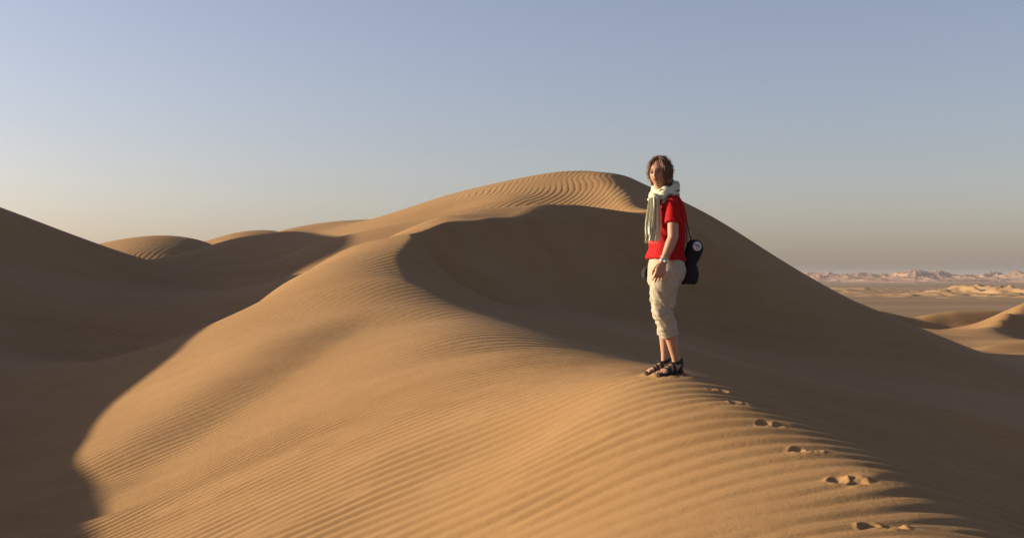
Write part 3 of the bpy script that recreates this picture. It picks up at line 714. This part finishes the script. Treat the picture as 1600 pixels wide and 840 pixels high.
# ------------------------------------------------------------------ sandals
def sandal(F_, inner):
    r_ = bpy.data.objects.new('sandal', None); col.objects.link(r_); r_.parent = person
    out = [(-.128, .0), (-.122, .022), (-.09, .034), (-.04, .034), (.02, .038), (.07, .047), (.105, .046), (.130, .034), (.146, .012)]
    top = [(f_, l_) for f_, l_ in out]+[(f_, -l_*(.96)) for f_, l_ in reversed(out[1:])]
    top = [(f_, l_+inner*.006*max(0, f_)/.13) for f_, l_ in top]
    g = Geo(); n_ = len(top)
    for h_, k in ((-.012, .97), (.004, 1.0), (.020, 1.0), (.026, .985)):
        for f_, l_ in top: g.v.append(F_[0]+F_[1]*f_*k+F_[2]*l_*k+F_[3]*(h_+(.006 if f_ < -.03 else 0)*(h_ > .01)+.010*max(0, (f_-.10)/.04)))
    for j in range(3):
        for i in range(n_):
            a = j*n_+i; b = j*n_+(i+1) % n_; g.f.append((a, a+n_, b+n_, b))
    g.f.append(tuple(range(n_))); g.f.append(tuple(reversed(range(3*n_, 4*n_))))
    g.obj('sole', M_sole, r_, smooth=False)
    def band(f0, f1, w_, hs, half, name='strap', lo=0.0):
        b = Geo(); st = []
        rows_ = 18
        for i in range(rows_+1):
            a = math.pi*i/rows_
            l_ = half*math.cos(a); h_ = lo+hs*math.sin(a)**.8; f_ = mix(Vector((f0, 0, 0)), Vector((f1, 0, 0)), i/rows_).x
            c_ = FP(F_, f_, l_, h_); nrm = (F_[2]*math.cos(a)+F_[3]*math.sin(a)).normalized()
            st.append((c_, F_[1]*w_, nrm*.0035, 4.0))
        b.loft(st, 10); b.obj(name, M_strap, r_)
    band(.078, .062, .013, .046, .046)
    band(.052, .030, .011, .058, .043)
    band(-.005, .010, .013, .080, .040)
    # collar round the ankle and the heel strap
    an = FP(F_, -.062, 0, .085); st = []
    g = Geo()
    for i in range(25):
        a = 2*math.pi*i/24; c_ = an+F_[1]*.044*math.cos(a)+F_[2]*.039*math.sin(a)+F_[3]*(-.006-.010*math.cos(a))
        st.append((c_, F_[3]*.014, (F_[1]*math.cos(a)+F_[2]*math.sin(a))*.0045, 4.0))
    g.loft(st, 10); g.obj('ankle_strap', M_strap, r_)
    for s_ in (-1, 1):
        g = Geo(); g.loft([(FP(F_, -.120+k*.0, s_*.0, 0)+F_[1]*q[0]+F_[2]*s_*q[1]+F_[3]*q[2], F_[1]*.013+F_[3]*.004, F_[2]*.004, 4.0) for k, q in enumerate(((.012, .014, .095), (.024, .030, .062), (.045, .037, .03), (.066, .038, .002)))], 10)
        g.obj('heel_strap', M_strap, r_)
    g = Geo(); g.box(FP(F_, -.120, 0, .055), F_[1]*.004, F_[2]*.014, F_[3]*.048); g.obj('heel_tab', M_strap, r_)
sandal(FL, -1); sandal(FR, 1)
# ------------------------------------------------------------------ wristwatch and cream bangle
ax = (WRL-ELL).normalized(); u_ = (lef-ax*lef.dot(ax)).normalized(); v_ = ax.cross(u_)
wroot = bpy.data.objects.new('wristwatch', None); col.objects.link(wroot); wroot.parent = person
def bracelet(cn, w_, a_, b_, th_, mat, name, par):
    g = Geo(); st = []
    for i in range(25):
        a = 2*math.pi*i/24; n_ = u_*math.cos(a)+v_*math.sin(a)
        st.append((cn+u_*a_*math.cos(a)+v_*b_*math.sin(a), ax*w_, n_*th_, 4.0))
    g.loft(st, 8); return g.obj(name, mat, par)
wc = WRL-ax*.006
bracelet(wc, .009, .025, .032, .003, M_steel, 'band', wroot)
Geo().loft([(wc+u_*.024, ax*.016, v_*.016), (wc+u_*.034, ax*.016, v_*.016), (wc+u_*.035, ax*.013, v_*.013)], 20).obj('watch_case', M_steel, wroot)
Geo().loft([(wc+u_*.0352, ax*.0125, v_*.0125), (wc+u_*.0362, ax*.012, v_*.012)], 20).obj('watch_face', M_white, wroot)
bracelet(wc-ax*.024, .0045, .027, .034, .003, M_cream, 'bangle', person)
# ------------------------------------------------------------------ scarf
sc_root = bpy.data.objects.new('scarf', None); col.objects.link(sc_root); sc_root.parent = person
def neck_ring(cz_px, dx, ra, rb, thick, tilt, ph0, name, seed):
    c = Q(1039+dx, cz_px, 0); st = []; rr_ = random.Random(seed); ph_ = [rr_.uniform(0, 6.28) for _ in range(6)]
    for i in range(49):
        a = 2*math.pi*i/48
        n_ = hf*math.cos(a)+hl*math.sin(a)
        th_ = thick*(1+.22*math.sin(3*a+ph_[0])+.13*math.sin(7*a+ph_[1]))
        p = c+hf*ra*math.cos(a)+hl*rb*math.sin(a)+Z3*(-tilt*math.cos(a)+.010*math.sin(2*a+ph_[2])+.006*math.sin(5*a+ph_[3]))
        st.append((p, (n_*.75+Z3*.35).normalized()*th_*.72, (Z3*.9-n_*.35).normalized()*th_, 2.0))
    g = Geo(); g.loft(st, 20)
    # folds along the cloth
    for i, v in enumerate(g.v[:49*20]):
        k = i % 20; j = i//20; a = 2*math.pi*k/20
        g.v[i] = v+(v-st[j][0]).normalized()*(.0055*math.sin(4*a+j*.22+ph_[4])+.003*math.sin(7*a-j*.35+ph_[5]))
    return g.obj(name, M_scarf, sc_root)
neck_ring(294.5, 1, .072, .084, .036, .030, 0, 'wrap', 1)
neck_ring(303.5, -1, .092, .092, .034, .034, 1, 'wrap', 2)
# knot at the throat
g = Geo(); g.ball(Q(1022, 312, -.10), .040, .036, .046, HM, 24, 16)
def knot_w(co): return .010*np.sin(co[:, 2]*120+co[:, 0]*60)+.004*v3(co[:, 0], co[:, 1], co[:, 2], .03, 3)
melt('knot', g, M_scarf, sc_root, .005, 2, knot_w)
def tail(p0, p1, w0, w1, pleats, seed, name='tail'):
    """A hanging end of pleated cloth with real thickness."""
    rr_ = random.Random(seed); n_, m_ = 40, 36; g = Geo(); side = Vector((.80, -.60, 0)); side = (Vector((.93, -.36, 0))).normalized(); outw = side.cross(Z3).normalized()
    if outw.y > 0: outw = -outw
    a0, a1, a2 = (rr_.uniform(0, 6) for _ in range(3))
    for layer in (0, 1):
        for i in range(n_+1):
            t = i/n_; c = mix(Vector(p0), Vector(p1), t); w_ = (w0*(1-t)+w1*t)*(1-.10*math.sin(3.1*t+a0))
            sway = side*.008*math.sin(4*t+a1)
            for j in range(m_+1):
                s_ = j/m_*2-1
                pl = .013*math.sin(pleats*s_*math.pi+a2+1.2*t)+.005*math.sin(pleats*2.3*s_*math.pi+a0-2*t)
                g.v.append(c+side*s_*w_+sway+outw*(pl+.012*math.sin(5*t+a0)*(.4+t)-.02*s_*s_+(.004 if layer else 0)))
    N_ = (n_+1)*(m_+1)
    for i in range(n_):
        for j in range(m_):
            a = i*(m_+1)+j; q = (a, a+1, a+m_+2, a+m_+1); g.f.append(q); g.f.append(tuple(N_+k for k in reversed(q)))
    edge = [j for j in range(m_+1)]+[i*(m_+1)+m_ for i in range(1, n_+1)]+[n_*(m_+1)+j for j in range(m_-1, -1, -1)]+[i*(m_+1) for i in range(n_-1, 0, -1)]
    for k in range(len(edge)):
        a = edge[k]; b = edge[(k+1) % len(edge)]; g.f.append((b, a, a+N_, b+N_))
    o = g.obj(name, M_scarf, sc_root)
    fr_ = Geo()
    for j in range(0, m_+1, 2):
        b_ = g.v[n_*(m_+1)+j]; fr_.tube([b_, b_+Vector((rr_.gauss(0, .003), 0, -.012)), b_+Vector((rr_.gauss(0, .005), 0, -.022))], [.0014, .0012, .0006], 4, cap=False)
    fr_.obj('fringe', M_scarf, o)
tail(Q(1022, 308, -.165), Q(1020.5, 376, -.19), .036, .052, 2.6, 4)
tail(Q(1018, 310, -.135), Q(1017, 366, -.16), .030, .040, 2.1, 9)
# ------------------------------------------------------------------ black camera bag with a round white badge, slung at the back hip
def empty(name, loc):
    o = bpy.data.objects.new(name, None); col.objects.link(o); o.location = loc; return o
BAGO = Q(1078, 443, -.02)
bag = empty('shoulder_bag', ROOT+BAGO)
tag(bag, 'black camera bag with round white badge hanging at the back of the woman\'s hip', 'bag')
def G(px, py, dy=0.0): return Q(px, py, dy)-BAGO
xv, yv = Vector((1, 0, 0)), Vector((0, 1, 0))
def slab(st, dy, name, e=2.6, mat=None, par=None, amp_=.004):
    g = Geo(); g.loft([(G((a+b)/2, py, dy), xv*((b-a)/2*PY0/F), yv*t, e) for (py, a, b, t) in st], 28)
    def wr(co): return amp_*v3(co[:, 0], co[:, 1], co[:, 2], .045, 4)+.0015*v3(co[:, 0], co[:, 1], co[:, 2], .015, 7)
    o = melt(name, g, mat or M_black, par or bag, .005, 2, wr); return o
slab([(374.5, 1080, 1089, .020), (377, 1076, 1094, .034), (382, 1073, 1097.5, .044), (389, 1070.5, 1099, .048), (398, 1069, 1096, .050), (408, 1068, 1090.5, .050), (417, 1067, 1086, .048), (424, 1067, 1084, .045)], -.03, 'bag_body')
slab([(413, 1071, 1086, .040), (416, 1069, 1089.5, .055), (424, 1067, 1091.5, .060), (433, 1065, 1092, .060), (440, 1063, 1089.5, .058), (443.5, 1062.5, 1085, .050)], -.02, 'lower_pocket')
# badge and its mark
bc = G(1089.5, 384.5, -.082); fb = Vector((.22, -.97, .06)).normalized(); ub = Vector((0, 0, 1)); ub = (ub-fb*ub.dot(fb)).normalized(); rb = fb.cross(ub)*-1
g = Geo(); g.loft([(bc-fb*.012, ub*.036, rb*.034), (bc, ub*.036, rb*.034), (bc+fb*.0025, ub*.034, rb*.032)], 32); badge = g.obj('badge', M_white, bag)
g = Geo()
def stroke(pts, r0=.0032): g.tube([bc+fb*.0032+rb*a*.034+ub*b*.036 for a, b in pts], [r0*.6]+[r0]*(len(pts)-2)+[r0*.5], 6)
stroke([(-.75, .10), (-.45, .38), (-.05, .30), (.18, .02), (.0, -.30)])
stroke([(-.30, -.05), (.05, .10), (.40, -.05), (.62, -.40)], .0040)
stroke([(.10, .62), (.38, .45), (.60, .15)], .0026)
stroke([(-.35, -.45), (-.05, -.62), (.25, -.60)], .0026)
g.obj('emblem', M_mark, badge)
def strap_run(pts, wid, th, name, par, ref):
    st = []; n = len(pts)
    for i, p in enumerate(pts):
        t = (Vector(pts[min(i+1, n-1)])-Vector(pts[max(i-1, 0)])).normalized(); r_ = Vector(ref[i] if isinstance(ref, list) else ref)
        nn = (r_-t*r_.dot(t)).normalized(); st.append((Vector(p), t.cross(nn)*wid, nn*th, 5.0))
    g = Geo(); g.loft(st, 12); return g.obj(name, M_black, par)
# strap: from under the scarf over the near shoulder, down the back to the bag
back = -fwd
strap_run([G(1036, 318, -.235), G(1041, 309.5, -.20), G(1047, 303.5, -.13), G(1053, 302, -.06), G(1060, 306, .0), G(1067, 318, .015), G(1071.5, 335, .01), G(1074, 352, .0), G(1077.5, 366, -.01), G(1081, 378, -.02)],
          .014, .0025, 'strap', bag, [(-.4, -.6, .5), (-.3, -.6, .8), (-.1, -.3, 1), (.1, -.1, 1), (.6, 0, .8), (1, 0, .4), (1, 0, .1), (1, 0, 0), (1, 0, .1), (1, 0, .3)])
strap_run([G(1071.5, 350, -.05), G(1073, 365, -.05), G(1073.5, 378, -.045), G(1073, 392, -.04)], .010, .0022, 'strap', bag, (1, -.4, 0))
g = Geo()
for k in (-1, 1): g.tube([G(1076.5+k*1.2, 362, -.012), G(1078+k*1.4, 367.5, -.014)], [.0022]*2, 6)
g.tube([G(1075.3, 362, -.012), G(1077.7, 362, -.012)], [.0022]*2, 6); g.tube([G(1076.6, 367.5, -.014), G(1079.4, 367.5, -.014)], [.0022]*2, 6)
g.obj('buckle', M_steel, bag)
g = Geo(); pts = [G(1070.5+28*t, 394-5*math.sin(t*3.1)+3*t, -.083+.012*abs(t-.5)) for t in [i/10 for i in range(1, 10)]]
g.tube(pts, [.0016]*9, 6); g.obj('zip', M_strap, bag)
# ------------------------------------------------------------------ small pouch at the front of the far hip
PO = Q(1008, 438, .03)
BAGO = PO
pouch = empty('belt_pouch', ROOT+PO); tag(pouch, 'small black pouch just showing in front of the woman\'s far hip', 'pouch')
slab([(417, 1007, 1015, .030), (420, 1005, 1017, .040), (427, 1002.5, 1018, .045), (434, 1003.5, 1018, .045), (438, 1007, 1017, .036)], .06, 'pouch_body', par=pouch, amp_=.002)
strap_run([G(1009, 424, .02), G(1011.5, 414, .03), G(1014, 404, .04)], .008, .002, 'strap', pouch, (-1, 0, .2))
# ------------------------------------------------------------------ the air
def haze_box():
    x0, x1, y0, y1, z0, z1 = -20400, 20400, -20400, 20400, -27, 90
    v = [(x, y, z) for z in (z0, z1) for y in (y0, y1) for x in (x0, x1)]
    f = [(0,2,3,1),(4,5,7,6),(0,1,5,4),(2,6,7,3),(0,4,6,2),(1,3,7,5)]
    m = bpy.data.materials.new('haze'); m.use_nodes = True; t = m.node_tree; t.nodes.clear()
    pv = t.nodes.new('ShaderNodeVolumePrincipled'); pv.inputs['Color'].default_value = HAZE_COLOR
    pv.inputs['Density'].default_value = HAZE_DENSITY; pv.inputs['Anisotropy'].default_value = 0.0
    o = t.nodes.new('ShaderNodeOutputMaterial'); t.links.new(pv.outputs[0], o.inputs['Volume'])
    h = mesh_obj('haze', v, f, m, smooth=False); tag(h, kind='stuff', label='thin pale haze lying over the whole desert')
HAZE_COLOR = (.50, .51, .60, 1); HAZE_DENSITY = 4e-5
haze_box()
